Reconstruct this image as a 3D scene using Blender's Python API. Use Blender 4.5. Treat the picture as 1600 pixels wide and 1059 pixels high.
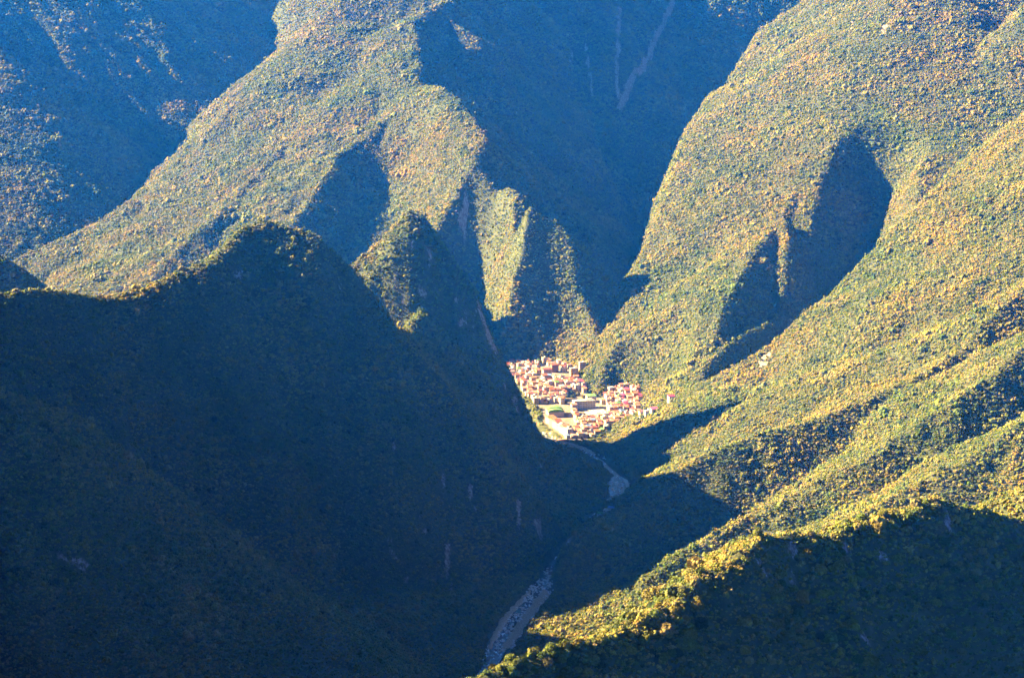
import bpy, bmesh, math, random, os
import numpy as np
from mathutils import Vector, Matrix

for o in list(bpy.data.objects):
    bpy.data.objects.remove(o)
R = math.radians
random.seed(7)
rng = np.random.default_rng(7)

# ------------------------------------------------------------------ camera, sky, sun, exposure
FPX, CX, CY, PITCH, CAMZ = 3000.0, 800.0, 529.5, R(9.4), 700.0
SUN_BACK, SUN_EL = 9.0, 29.0          # degrees: sun stands to the left, this far behind the mountains; elevation
scn = bpy.context.scene
cam_d = bpy.data.cameras.new("camera")
cam = bpy.data.objects.new("camera", cam_d)
scn.collection.objects.link(cam)
cam.location = (0, 0, CAMZ)
cam.rotation_euler = (R(90) - PITCH, 0, 0)
cam_d.sensor_width = 36.0
cam_d.lens = 36.0 * FPX / 1600.0
cam_d.clip_start, cam_d.clip_end = 1.0, 30000.0
scn.camera = cam

SUN_DIR = Vector((-math.cos(R(SUN_EL)) * math.cos(R(SUN_BACK)), math.cos(R(SUN_EL)) * math.sin(R(SUN_BACK)), math.sin(R(SUN_EL))))
world = bpy.data.worlds.new("World")
scn.world = world
world.use_nodes = True
wn = world.node_tree.nodes
bg = wn["Background"]
sky = wn.new("ShaderNodeTexSky")
sky.sky_type = 'NISHITA'
sky.sun_disc = False
sky.sun_elevation = R(SUN_EL)
sky.sun_rotation = math.atan2(SUN_DIR.x, SUN_DIR.y)
sky.altitude = 17000
sky.air_density = 1.0
sky.dust_density = 0.0
sky.ozone_density = 6.0
bg.inputs[1].default_value = 0.09
world.node_tree.links.new(sky.outputs[0], bg.inputs[0])
sun_d = bpy.data.lights.new("sun", 'SUN')
sun_d.energy = 5.0
sun_d.angle = R(0.5)
sun_d.color = (1.0, 0.77, 0.40)
sun = bpy.data.objects.new("sun", sun_d)
scn.collection.objects.link(sun)
sun.rotation_euler = SUN_DIR.to_track_quat('Z', 'Y').to_euler()
sun.location = SUN_DIR * 3000
scn.view_settings.view_transform = 'Standard'
scn.view_settings.look = 'None'
scn.view_settings.gamma = 1.0
scn.view_settings.use_curve_mapping = False
scn.view_settings.exposure = 3.7
scn.render.engine = 'CYCLES'
scn.cycles.use_denoising = True
scn.cycles.max_bounces = 4
scn.cycles.diffuse_bounces = 1
scn.cycles.volume_bounces = 0

# ------------------------------------------------------------------ helpers
def W(px, py, Y):
    """world point at ground distance Y (metres away along the valley) seen in direction (px, py)"""
    u, v = (px - CX) / FPX, (CY - py) / FPX
    c, s = math.cos(PITCH), math.sin(PITCH)
    dx, dy, dz = u, c + v * s, -s + v * c
    k = Y / dy
    return (dx * k, Y, CAMZ + dz * k)

_perm = rng.permutation(512)
_perm = np.concatenate([_perm, _perm, _perm])
_gr = rng.normal(size=(512, 2)); _gr /= np.linalg.norm(_gr, axis=1)[:, None]
def perlin(x, y, seed=0):
    x = np.asarray(x, float) + seed * 17.31; y = np.asarray(y, float) + seed * 9.77
    xi = np.floor(x).astype(int); yi = np.floor(y).astype(int)
    xf = x - xi; yf = y - yi
    def g(i, j, fx, fy):
        h = _perm[(_perm[i & 511] + (j & 511)) & 511]
        return _gr[h, 0] * fx + _gr[h, 1] * fy
    u = xf * xf * xf * (xf * (xf * 6 - 15) + 10); v = yf * yf * yf * (yf * (yf * 6 - 15) + 10)
    a = g(xi, yi, xf, yf); b = g(xi + 1, yi, xf - 1, yf); c = g(xi, yi + 1, xf, yf - 1); d = g(xi + 1, yi + 1, xf - 1, yf - 1)
    return (a + u * (b - a) + v * ((c + u * (d - c)) - (a + u * (b - a)))) * 1.4
def fbm(x, y, o=4, seed=0):
    r = 0; a = 1.0; n = 0
    for k in range(o):
        r = r + a * perlin(x * 2 ** k, y * 2 ** k, seed + k); n += a; a *= .5
    return r / n
def poly_dist(X, Y, pts):
    """distance to polyline and interpolated extra columns"""
    best = np.full(X.shape, 1e9); ex = [np.zeros(X.shape) for _ in range(len(pts[0]) - 2)]
    for a, b in zip(pts[:-1], pts[1:]):
        vx, vy = b[0] - a[0], b[1] - a[1]; L2 = vx * vx + vy * vy
        t = np.clip(((X - a[0]) * vx + (Y - a[1]) * vy) / L2, 0, 1)
        d = np.hypot(X - a[0] - t * vx, Y - a[1] - t * vy)
        m = d < best
        best = np.where(m, d, best)
        for k in range(len(ex)):
            ex[k] = np.where(m, a[2 + k] + t * (b[2 + k] - a[2 + k]), ex[k])
    return best, ex

# ------------------------------------------------------------------ the relief: every crest line with its flanks
# owner, crest points (px, py, Y), left flank (s1, w, s2), right flank, flute amplitude. Left/right of the direction of travel.
RIDGES = []
def ridge(owner, pts, left, right, flute=1.0, slopes=None):
    RIDGES.append((owner, [W(*p) for p in pts], left, right, flute))
# --- near right ridge (dark face, gilded crest)
ridge('near_ridge', [(560,1180,860),(700,1085,900),(760,1052,915),(830,1020,940),(900,1000,960),(1000,975,985),(1060,940,1005),(1100,905,1025),(1150,862,1050),(1180,838,1065),(1205,822,1080),(1222,832,1084),(1240,826,1090),(1262,836,1095),(1290,826,1100),(1312,833,1108),(1330,812,1115),(1362,812,1122),(1385,798,1130),(1402,806,1135),(1430,788,1143),(1460,780,1150),(1478,790,1153),(1540,800,1160),(1600,812,1165),(1750,830,1170),(1900,800,1180)], (.75,0,.75), (1.1,3,1.8), .3)
ridge('near_ridge', [(1500,800,1420),(1600,762,1400),(1750,700,1380)], (.7,0,.7), (.7,0,.7), .3)
# --- near left spur
ridge('near_spur', [(-40,585,1740),(0,602,1750),(130,665,1790),(220,745,1810),(300,830,1830),(450,920,1860),(560,990,1880),(640,1045,1900),(720,1120,1930)], (.75,0,.75), (.6,12,.95), .5)
RIDGES.append(('near_spur', [(-478, 1745, 352), (-640, 1780, 540), (-870, 1850, 880), (-1010, 1500, 840), (-1060, 1200, 780), (-1060, 1050, 850), (-1060, 850, 1150), (-1060, 430, 1300)], (1.6, 0, 1.6), (1.6, 0, 1.6), .4))  # unseen mountain beyond the left edge, added to shade the spur and near air
# --- left mountain
ridge('left_mountain', [(-600,430,1960),(-300,440,2130),(-150,452,2210),(0,460,2300),(60,453,2340),(170,462,2400),(230,447,2430),(330,402,2490),(385,353,2545),(420,347,2560),(500,365,2560)], (.95,0,.95), (.45,10,1.5), .9)
ridge('left_mountain', [(500,365,2560),(545,415,2556),(600,490,2545),(650,545,2530),(700,600,2515),(760,690,2490),(800,790,2465)], (1.25,0,1.25), (1.2,6,1.4), .5)
ridge('left_mountain', [(545,440,2620),(600,510,2750),(640,515,2870),(660,480,2980)], (1.1,0,1.1), (1.1,0,1.1), .3)  # mostly hidden saddle ridge, added to block sun through the gap before the cone
RIDGES.append(('left_mountain', [(-720, 2260, 400), (-860, 2180, 640), (-1040, 2090, 920), (-1200, 2060, 900)], (1.7, 0, 1.7), (1.7, 0, 1.7), .4))  # added peak out of view, throws shade on the air before this mountain
# --- cone peak
ridge('cone_peak', [(400,520,2950),(480,470,3020),(550,412,3060),(600,375,3080),(630,335,3090),(642,326,3090)], (1.9,0,1.9), (.8,46,2.3), .2)
ridge('cone_peak', [(655,322,3090),(688,350,3085),(738,450,3065),(762,520,3060),(790,580,3055),(828,655,3045),(868,715,3020)], (2.3,0,2.3), (1.9,0,2.2), .5)
# --- small dark peak at far left edge
ridge('edge_peak', [(-250,300,3300),(-80,370,3320),(0,398,3330),(60,450,3340),(120,520,3350)], (.9,0,.9), (.9,0,.9), .5)
# --- central massif
ridge('central_massif', [(690,-40,5620),(700,0,5500),(640,35,5250),(655,80,5050),(650,135,4850)], (1.0,0,1.0), (.3,60,.55), .9)
ridge('central_massif', [(650,135,4850),(700,140,4700),(745,195,4480),(752,215,4380),(735,260,4220),(700,320,4050),(685,380,3950),(690,440,3850)], (.85,0,.80), (.3,40,.9), .15)
ridge('central_massif', [(650,135,4850),(600,190,4720),(545,235,4580),(500,290,4440),(470,330,4330),(440,380,4150),(420,430,3980)], (.9,0,.9), (.35,120,.45), .8)
ridge('central_massif', [(570,90,5150),(480,190,4900),(420,250,4700),(370,310,4500),(300,370,4300),(230,440,4100)], (.35,0,.5), (.35,0,.4), .8)
ridge('central_massif', [(-40,440,4450),(30,405,4550),(100,370,4620),(160,345,4680),(205,312,4720),(250,310,4760),(290,285,4820),(300,250,4900),(350,180,5060),(420,110,5220),(480,50,5360),(530,0,5500),(590,-40,5600)], (.9,0,.9), (.3,60,.45), .6)
ridge('central_massif', [(772,266,4170),(748,308,4080),(722,375,3990),(708,420,3920),(722,480,3850)], (.95,0,.95), (.8,0,.95), .4)
ridge('central_massif', [(828,310,3960),(822,380,3900),(806,440,3860),(814,520,3830),(820,560,3820)], (.95,0,.95), (.6,0,.8), .2)
# --- far left mountain
ridge('far_left_mountain', [(-700,-120,5200),(-300,-70,5500),(-100,-55,5800),(150,-80,6200),(330,-80,6600),(500,-150,7200),(620,-190,7500)], (.8,0,.8), (.6,0,.7), 1.2)
ridge('far_left_mountain', [(-150,-60,5500),(0,80,5250),(60,150,5150),(110,230,5050),(135,300,4980),(150,380,4900)], (.75,0,.75), (.8,0,.8), .8)
ridge('far_left_mountain', [(230,-60,6300),(330,90,6000),(360,150,5900),(330,230,5700),(290,280,5500)], (.6,0,.6), (.6,0,.6), .8)
# --- back wall
ridge('back_wall', [(720,-230,6500),(850,-210,6750),(1000,-170,7000),(1200,-160,7250),(1450,-170,7300),(1800,-200,7300)], (.8,0,.8), (.9,0,.85), 1.9)
ridge('back_wall', [(850,-120,6500),(810,10,6250),(800,70,6100)], (.9,0,.9), (.9,0,.9), .6)
ridge('back_wall', [(1130,-120,6500),(1105,20,6300),(1095,80,6150),(1040,230,5700)], (.7,0,.7), (.6,0,.6), .8)
# --- upper right spur
ridge('upper_right_spur', [(1500,-150,5100),(1440,-40,4800),(1400,30,4620),(1340,150,4360),(1300,230,4200)], (.4,0,.5), (.4,80,.62), .8)
ridge('upper_right_spur', [(1300,230,4200),(1250,280,4080),(1220,340,3950),(1180,390,3790),(1130,460,3620),(1115,530,3460),(1085,610,3330),(1055,655,3270)], (.9,0,.9), (.4,80,.62), .8)
ridge('upper_right_spur', [(1500,-120,5700),(1370,0,5350),(1275,70,5150),(1190,125,5000),(1170,190,4880),(1120,290,4650),(1110,350,4400),(1085,400,4200),(1015,490,3980),(950,570,3830)], (.25,0,.4), (1.0,0,1.0), .5)
ridge('upper_right_spur', [(1800,-150,4800),(1700,-60,4700),(1600,20,4500),(1540,120,4400),(1490,220,4420)], (.7,0,.7), (.6,0,.7), .9)
# --- right slopes
ridge('right_slope', [(1900,-30,3700),(1750,70,3600),(1600,180,3500),(1450,310,3380),(1380,380,3320),(1300,440,3300),(1260,465,3285),(1200,535,3245),(1140,605,3195),(1090,680,3110)], (.35,0,.45), (.9,0,.9), 1.4)
ridge('right_slope', [(1900,250,3050),(1700,390,2930),(1600,450,2850),(1500,550,2770),(1400,605,2710),(1300,645,2670),(1220,670,2640),(1120,700,2610),(1060,735,2580),(1010,785,2540)], (.6,0,1.0), (.4,0,.5), 1.3)
ridge('right_slope', [(1900,330,2730),(1700,470,2620),(1600,545,2560),(1480,635,2470),(1350,715,2420),(1180,805,2380),(1060,860,2345),(1005,900,2310)], (.5,0,.95), (.5,0,.6), 1.3)
ridge('central_massif', [(640,-260,6400),(670,-190,6050),(690,-70,5720),(700,0,5500)], (1.15,0,1.15), (1.25,0,1.25), 1.2)

LEFT_BANK = ('left_mountain', 'cone_peak', 'near_spur')
CUTS = [([(-330, 4520, 300), (-305, 4250, 160), (-262, 3950, 50)], 42, 1.4), ([(770, 4080, 275), (708, 3920, 168), (625, 3720, 92), (520, 3520, 42), (425, 3370, 15), (350, 3260, 3)], 6, 1.45)]

ridge('right_slope', [(1010,770,2560),(975,785,2500),(930,810,2440),(900,836,2400),(872,876,2355),(848,912,2320)], (.8,0,.8), (1.3,0,1.3), .3)

ridge('right_slope', [(1750,220,3350),(1650,290,3270),(1500,420,3120),(1400,515,3000),(1290,578,2960),(1200,622,2930),(1150,660,2890)], (.6,0,1.0), (.4,0,.5), 1.3)
ridge('right_slope', [(1750,570,2280),(1600,660,2220),(1480,730,2170),(1360,792,2130),(1250,845,2090)], (.5,0,.75), (.5,0,.6), 1.0)

ridge('upper_right_spur', [(1225,340,3920),(1240,390,3790),(1252,440,3690),(1262,490,3610)], (1.1,0,1.1), (.8,0,.9), .4)


RIVER = [(-120, 1500), (-75, 1750), (-45, 1900), (-25, 2020), (-12, 2110), (5, 2200), (33, 2310), (45, 2380), (56, 2450), (84, 2560), (120, 2660), (148, 2740), (162, 2800), (168, 2920), (150, 3040), (112, 3130), (70, 3200), (38, 3300), (22, 3430), (5, 3540), (-30, 3680), (-60, 3850), (-110, 4100)]
def floor_z(x, y):
    return np.maximum(0, (np.asarray(y, float) - 3330) * .055)

def relief(X, Y):
    """height, owner index and rock-likeness on arrays of ground positions"""
    wx = X + 9 * perlin(X / 120, Y / 120, 3) + 5 * perlin(X / 45, Y / 45, 4)
    wy = Y + 9 * perlin(X / 120, Y / 120, 5) + 5 * perlin(X / 45, Y / 45, 6)
    fl = floor_z(X, Y)
    H = fl.copy(); own = np.full(X.shape, -1)
    owners = []
    rx = np.interp(Y, [p[1] for p in RIVER], [p[0] for p in RIVER]); over = np.maximum(0, X - rx) * 2.5; over2 = np.maximum(0, rx - X) * 2.5
    over3 = np.maximum(0, np.interp(Y, [3650, 3850, 4000, 4150, 4350, 4600, 5000, 5400, 5800], [-300, 110, 250, 310, 365, 415, 535, 690, 830]) - X) * 1.9
    for ri, (owner, pts, lf, rf, flute) in enumerate(RIDGES):
        if owner not in owners: owners.append(owner)
        oi = owners.index(owner)
        s0 = ri * 937.0
        for si, (a, b) in enumerate(zip(pts[:-1], pts[1:])):
            vx, vy = b[0] - a[0], b[1] - a[1]; L = math.hypot(vx, vy)
            if L < 1e-6: continue
            top = max(a[2], b[2]); reach = (top + 40) / max(.12, min(lf[2], rf[2])) + max(lf[1], rf[1])
            m = (np.abs(X - (a[0] + b[0]) / 2) < reach + L) & (np.abs(Y - (a[1] + b[1]) / 2) < reach + L)
            if not m.any(): continue
            mx, my = wx[m], wy[m]
            tt = ((mx - a[0]) * vx + (my - a[1]) * vy) / (L * L)
            t = np.clip(tt, 0, 1)
            beyond = L * ((np.maximum(0, -tt) if si == 0 else 0) + (np.maximum(0, tt - 1) if si == len(pts) - 2 else 0))
            ex, ey = mx - a[0] - t * vx, my - a[1] - t * vy
            d = np.hypot(ex, ey)
            side = (vx * ey - vy * ex) / (L * np.maximum(d, 1e-6))       # +1 left of travel, -1 right
            k = np.clip(side * .5 + .5, 0, 1)
            k = k * k * (3 - 2 * k)
            s1 = rf[0] + (lf[0] - rf[0]) * k; w = rf[1] + (lf[1] - rf[1]) * k; s2 = rf[2] + (lf[2] - rf[2]) * k
            s = s0 + t * L
            ph = s + 25 * perlin(s / 90, d / 120, 9)
            fn = (.9 * np.abs(perlin(ph / 150, d / 700, 13)) + .8 * np.abs(perlin(ph / 62, d / 420, 11)) + .45 * np.abs(perlin(ph / 27, d / 230, 12)))
            amp = flute * np.clip(d / 90, 0, 1) * (11 + 18 * np.clip(d / 300, 0, 1))
            z = a[2] + t * (b[2] - a[2]) - s1 * np.minimum(d, w) - s2 * np.maximum(d - w, 0) + amp * (fn - .6) - .55 * beyond
            if owner == 'central_massif': z = z - 1.1 * np.maximum(0, d - 430)
            if owner in LEFT_BANK: z = z - over[m]
            elif owner == 'right_slope': z = z - over2[m]
            elif owner == 'upper_right_spur': z = z - over3[m]
            cur = H[m]
            better = z > cur
            cur = np.where(better, z, cur); H[m] = cur
            oo = own[m]; own[m] = np.where(better, oi, oo)
            s0 += L
    # valley cuts: the river bed and the town's flat
    d, _ = poly_dist(X, Y, RIVER)
    bed = np.interp(Y, [2330, 2370, 2640, 2700, 2880, 2940], [17, 8, 8, 18, 18, 10])
    cut = -5 + np.maximum(0, d - bed - 4 * perlin(X / 50, Y / 50, 21)) * 3
    H = np.where(cut < H, cut, H)
    for pts, w, sl in CUTS:
        d, (cz,) = poly_dist(X, Y, pts)
        cut = cz + np.maximum(0, d - w) * sl
        H = np.minimum(H, cut)
    d = town_out(X, Y)
    cut = fl + .65 * np.minimum(d, 55) + 1.8 * np.maximum(0, d - 55)
    flat = d <= 0
    H = np.where(flat, fl, np.minimum(H, cut))
    rough = np.clip(d / 40, 0, 1) * np.clip((H + 2 - fl) / 25, 0, 1)
    H = H + rough * (6 * fbm(X / 70, Y / 70, 4, 30) + 2.0 * fbm(X / 17, Y / 17, 2, 40))
    return H, own, owners

TOWN = [(-30, 3765), (-10, 3680), (25, 3540), (52, 3410), (58, 3290), (95, 3175), (120, 3165), (180, 3300), (222, 3330), (234, 3400), (238, 3560), (205, 3590), (165, 3500), (142, 3550), (128, 3640), (120, 3740), (80, 3785)]
def town_out(X, Y):
    """distance outside the town's flat (0 inside)"""
    inside = np.zeros(X.shape, bool)
    n = len(TOWN)
    for i in range(n):
        (x0, y0), (x1, y1) = TOWN[i], TOWN[(i + 1) % n]
        c = ((y0 > Y) != (y1 > Y)) & (X < (x1 - x0) * (Y - y0) / ((y1 - y0) + 1e-9) + x0)
        inside ^= c
    d, _ = poly_dist(X, Y, TOWN + TOWN[:1])
    return np.where(inside, 0, d)


# ------------------------------------------------------------------ the ground sheet, cut into one object per mountain
xs = np.arange(-2000, 2001, 7.0)
yl = [420.0]
while yl[-1] < 7700: yl.append(yl[-1] + 4 + yl[-1] / 700)
ys = np.array(yl)
GX, GY = np.meshgrid(xs, ys)
GH, GOWN, OWNERS = relief(GX, GY)
def sample(A, x, y):
    fx = np.clip((np.asarray(x, float) - xs[0]) / 7.0, 0, len(xs) - 1.001); i = fx.astype(int); u = fx - i
    j = np.clip(np.searchsorted(ys, y) - 1, 0, len(ys) - 2); v = np.clip((y - ys[j]) / (ys[j + 1] - ys[j]), 0, 1)
    return (A[j, i] * (1 - u) + A[j, i + 1] * u) * (1 - v) + (A[j + 1, i] * (1 - u) + A[j + 1, i + 1] * u) * v
def ground_at(x, y): return float(sample(GH, np.array([x]), np.array([y]))[0])


# ------------------------------------------------------------------ looking along a sight line to find ground points
def hit(px, py, y0=700.0, y1=7600.0):
    Yv = np.arange(y0, y1, 2.0)
    u, v = (px - CX) / FPX, (CY - py) / FPX
    c, s = math.cos(PITCH), math.sin(PITCH)
    k = Yv / (c + v * s)
    X = u * k; Z = CAMZ + (-s + v * c) * k
    g = sample(GH, X, Yv)
    i = np.argmax(g > Z)
    return (float(X[i]), float(Yv[i]), float(g[i]))
def project(X, Y, Z):
    c, s = math.cos(PITCH), math.sin(PITCH)
    dz = Z - CAMZ
    f = Y * c - dz * s; up = Y * s + dz * c
    return CX + FPX * X / f, CY - FPX * up / f, f

# ------------------------------------------------------------------ bare rock: landslide scars, cliff streaks
ROCK = np.zeros(GH.shape)
dzdx = np.gradient(GH, xs, axis=1); dzdy = np.gradient(GH, ys, axis=0)
SLOPE = np.hypot(dzdx, dzdy)
def scar(pix, w, strength=1.0, noise=.5, scale=18.0):
    global ROCK
    pts = [hit(*p)[:2] for p in pix]
    if len(pts) == 1: pts.append((pts[0][0] + .5, pts[0][1] + .5))
    X0 = min(p[0] for p in pts) - 3 * w; X1 = max(p[0] for p in pts) + 3 * w
    Y0 = min(p[1] for p in pts) - 3 * w; Y1 = max(p[1] for p in pts) + 3 * w
    m = (GX > X0) & (GX < X1) & (GY > Y0) & (GY < Y1)
    d, _ = poly_dist(GX[m], GY[m], pts)
    n = fbm(GX[m] / scale, GY[m] / scale, 2, 55)
    ROCK[m] = np.maximum(ROCK[m], strength * np.clip(1.6 - d / w - noise * (n + .2) * 2, 0, 1))

scar([(1052, 2), (1030, 50), (1005, 105), (975, 150), (968, 172)], 7.5, 1.0, .35)
scar([(1005, 105), (985, 130), (974, 158)], 12, .9, .7, 12)
scar([(968, 15), (966, 60), (963, 110), (966, 150)], 8, .8, .8)
scar([(915, 70), (922, 120), (926, 150)], 5, .8, .9)
scar([(892, 80), (893, 100)], 5, .7, .8)
scar([(728, 320), (724, 350)], 9, .9, .5)
scar([(1382, 42), (1379, 54)], 7, .9, .7, 9)
scar([(1335, 25), (1330, 50)], 4, .6, .9, 9)
scar([(1200, 552), (1190, 572)], 7, .85, .8, 9)
for q in [(655, 455, 670, 480), (715, 480, 720, 510)]:
    scar([(q[0], q[1]), (q[2], q[3])], 5, .65, .9, 9)
for q in [(622, 868, 632, 900), (690, 745, 696, 790), (700, 850, 705, 930), (735, 760, 740, 800), (808, 780, 810, 830), (612, 700, 622, 720), (660, 790, 664, 830), (840, 715, 845, 735), (765, 805, 768, 830)]:
    scar([(q[0], q[1]), (q[2], q[3])], 3.6, .7, .9, 8)
scar([(95, 872), (120, 880), (135, 890)], 5, .65, .9, 7)
scar([(380, 415), (368, 440)], 4, .6, .9, 8)
for q in [(1322, 860, 1345, 960), (1345, 965, 1352, 1010), (1275, 830, 1282, 900), (1240, 860, 1245, 920), (1365, 830, 1372, 880), (1300, 980, 1310, 1040), (1190, 880, 1186, 930), (1480, 800, 1490, 860)]:
    scar([(q[0], q[1]), (q[2], q[3])], 1.7, .62, .9, 5)
scar([(1395, 868), (1395, 880)], 2.4, .8, .5, 5)
scar([(880, 860), (890, 840)], 6, .7, .8)
# steep faces show streaks of rock where the trees cannot hold
st = np.clip((SLOPE - 1.3) * 1.3, 0, 1) * np.clip(perlin(GX / 14, GY / 38, 61) * 2.4 + perlin(GX / 60, GY / 60, 62) * 1.6 - .55, 0, 1)
ROCK = np.maximum(ROCK, st * .6 * np.isin(GOWN, [OWNERS.index(o_) for o_ in ('left_mountain', 'cone_peak', 'back_wall')]))

# ------------------------------------------------------------------ materials
def nodes_of(name):
    m = bpy.data.materials.new(name); m.use_nodes = True
    return m, m.node_tree.nodes, m.node_tree.links, m.node_tree.nodes["Principled BSDF"]
def ramp(nt, links, src, stops):
    r = nt.new('ShaderNodeValToRGB')
    e = r.color_ramp.elements
    while len(e) > 1: e.remove(e[0])
    e[0].position = stops[0][0]; e[0].color = (*stops[0][1], 1)
    for p, c in stops[1:]:
        q = e.new(p); q.color = (*c, 1)
    links.new(src, r.inputs[0])
    return r.outputs[0]
def mat_ground():
    m, nt, ln, b = nodes_of('undergrowth_and_rock')
    tc = nt.new('ShaderNodeTexCoord')
    n1 = nt.new('ShaderNodeTexNoise'); n1.inputs['Scale'].default_value = .12; n1.inputs['Detail'].default_value = 8
    ln.new(tc.outputs['Object'], n1.inputs['Vector'])
    soil = ramp(nt, ln, n1.outputs['Fac'], [(.3, (.022, .030, .010)), (.55, (.045, .052, .018)), (.75, (.085, .075, .035))])
    mp = nt.new('ShaderNodeMapping'); mp.inputs['Scale'].default_value = (1, 1, .25)
    ln.new(tc.outputs['Object'], mp.inputs['Vector'])
    n2 = nt.new('ShaderNodeTexNoise'); n2.inputs['Scale'].default_value = .35; n2.inputs['Detail'].default_value = 10; n2.inputs['Roughness'].default_value = .7
    ln.new(mp.outputs[0], n2.inputs['Vector'])
    rock = ramp(nt, ln, n2.outputs['Fac'], [(.3, (.07, .05, .04)), (.5, (.19, .14, .115)), (.7, (.33, .27, .235))])
    at = nt.new('ShaderNodeAttribute'); at.attribute_name = 'rock'
    mul = nt.new('ShaderNodeMath'); mul.operation = 'MULTIPLY_ADD'; mul.inputs[1].default_value = 1.0
    sub = nt.new('ShaderNodeMath'); sub.operation = 'MULTIPLY_ADD'; sub.inputs[1].default_value = 1.2; sub.inputs[2].default_value = -.65
    ln.new(n2.outputs['Fac'], sub.inputs[0])
    ln.new(at.outputs['Fac'], mul.inputs[0]); ln.new(sub.outputs[0], mul.inputs[2])
    st = ramp(nt, ln, mul.outputs[0], [(.3, (0, 0, 0)), (.5, (1, 1, 1))])
    mx = nt.new('ShaderNodeMix'); mx.data_type = 'RGBA'
    ln.new(st, mx.inputs['Factor']); ln.new(soil, mx.inputs[6]); ln.new(rock, mx.inputs[7])
    ln.new(mx.outputs[2], b.inputs['Base Color'])
    bp = nt.new('ShaderNodeBump'); bp.inputs['Distance'].default_value = 2.0; bp.inputs['Strength'].default_value = .8
    ln.new(n2.outputs['Fac'], bp.inputs['Height']); ln.new(bp.outputs[0], b.inputs['Normal'])
    b.inputs['Roughness'].default_value = .95; b.inputs['Specular IOR Level'].default_value = .2
    return m
M_GROUND = mat_ground()
def mat_leaf(name, stops, patch):
    m, nt, ln, b = nodes_of(name)
    oi = nt.new('ShaderNodeObjectInfo')
    col = ramp(nt, ln, oi.outputs['Random'], stops)
    ge = nt.new('ShaderNodeNewGeometry')
    n1 = nt.new('ShaderNodeTexNoise'); n1.inputs['Scale'].default_value = .012; n1.inputs['Detail'].default_value = 4
    ln.new(ge.outputs['Position'], n1.inputs['Vector'])
    pt = ramp(nt, ln, n1.outputs['Fac'], [(.35, patch[0]), (.5, (1, 1, 1)), (.65, patch[1])])
    n2 = nt.new('ShaderNodeTexNoise'); n2.inputs['Scale'].default_value = .9; n2.inputs['Detail'].default_value = 3
    ln.new(ge.outputs['Position'], n2.inputs['Vector'])
    v = ramp(nt, ln, n2.outputs['Fac'], [(.3, (.55, .6, .55)), (.7, (1.35, 1.3, 1.2))])
    a = nt.new('ShaderNodeMix'); a.data_type = 'RGBA'; a.blend_type = 'MULTIPLY'; a.inputs['Factor'].default_value = 1
    ln.new(col, a.inputs[6]); ln.new(pt, a.inputs[7])
    n3 = nt.new('ShaderNodeTexNoise'); n3.inputs['Scale'].default_value = .0045; n3.inputs['Detail'].default_value = 3
    ln.new(ge.outputs['Position'], n3.inputs['Vector'])
    sp = ramp(nt, ln, n3.outputs['Fac'], [(.38, (.85, .98, .72)), (.5, (1, 1, 1)), (.62, (1.2, 1.02, .85))])
    a2 = nt.new('ShaderNodeMix'); a2.data_type = 'RGBA'; a2.blend_type = 'MULTIPLY'; a2.inputs['Factor'].default_value = 1
    ln.new(a.outputs[2], a2.inputs[6]); ln.new(sp, a2.inputs[7])
    c = nt.new('ShaderNodeMix'); c.data_type = 'RGBA'; c.blend_type = 'MULTIPLY'; c.inputs['Factor'].default_value = 1
    ln.new(a2.outputs[2], c.inputs[6]); ln.new(v, c.inputs[7])
    ln.new(c.outputs[2], b.inputs['Base Color'])
    b.inputs['Roughness'].default_value = .8; b.inputs['Specular IOR Level'].default_value = .15
    return m
LEAF_STOPS = [(0, (.018, .030, 0.010)), (.12, (.042, .066, 0.016)), (.26, (.085, .100, 0.020)), (.42, (.128, .118, 0.024)), (.52, (.048, .078, 0.017)), (.64, (.155, .130, 0.030)), (.74, (.150, .110, 0.032)), (.82, (.066, .080, 0.022)), (.90, (.118, .096, 0.042)), (.96, (.165, .138, 0.050)), (1, (.19, .16, 0.065))]
M_LEAF = mat_leaf('forest_leaves', LEAF_STOPS, ((.68, .82, .66), (1.32, 1.16, .9)))
M_BARK, nt, ln, b = nodes_of('bark')
n = nt.new('ShaderNodeTexNoise'); n.inputs['Scale'].default_value = 5
ln.new(ramp(nt, ln, n.outputs['Fac'], [(.3, (.06, .045, .03)), (.7, (.16, .13, .10))]), b.inputs['Base Color']); b.inputs['Roughness'].default_value = .9

# ------------------------------------------------------------------ the mountains (one object each)
LABELS = {
 'near_ridge': 'dark-faced forested ridge with gilded crest closest to the viewer',
 'near_spur': 'shaded wooded spur falling from the left edge in front of the dark mountain',
 'left_mountain': 'big shaded mountain with a gold-lit summit above the river gorge',
 'cone_peak': 'steep cone-shaped peak standing beside the town',
 'edge_peak': 'small dark peak cut off by the left edge',
 'central_massif': 'sunlit massif with rounded buttress behind the cone-shaped peak',
 'far_left_mountain': 'hazy blue mountain in the top left corner',
 'back_wall': 'blue shaded mountain wall with landslide scar closing the side valley',
 'upper_right_spur': 'sunlit spur with dark hollows rising behind the town',
 'right_slope': 'golden green slopes rising from the gorge opposite the dark mountain',
 'valley_floor': 'flat valley floor under the town and beside the river'}
def add_mesh(name, co, quads, mat, smooth=True):
    me = bpy.data.meshes.new(name)
    me.vertices.add(len(co)); me.vertices.foreach_set('co', np.ascontiguousarray(co, np.float32).ravel())
    me.loops.add(quads.size); me.loops.foreach_set('vertex_index', np.ascontiguousarray(quads, np.int32).ravel())
    k = quads.shape[1]
    me.polygons.add(len(quads)); me.polygons.foreach_set('loop_start', np.arange(0, quads.size, k))
    me.polygons.foreach_set('use_smooth', np.full(len(quads), smooth))
    me.update(); me.validate()
    me.materials.append(mat)
    return me
NXG, NYG = len(xs), len(ys)
IDX = np.arange(NXG * NYG).reshape(NYG, NXG)
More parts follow.
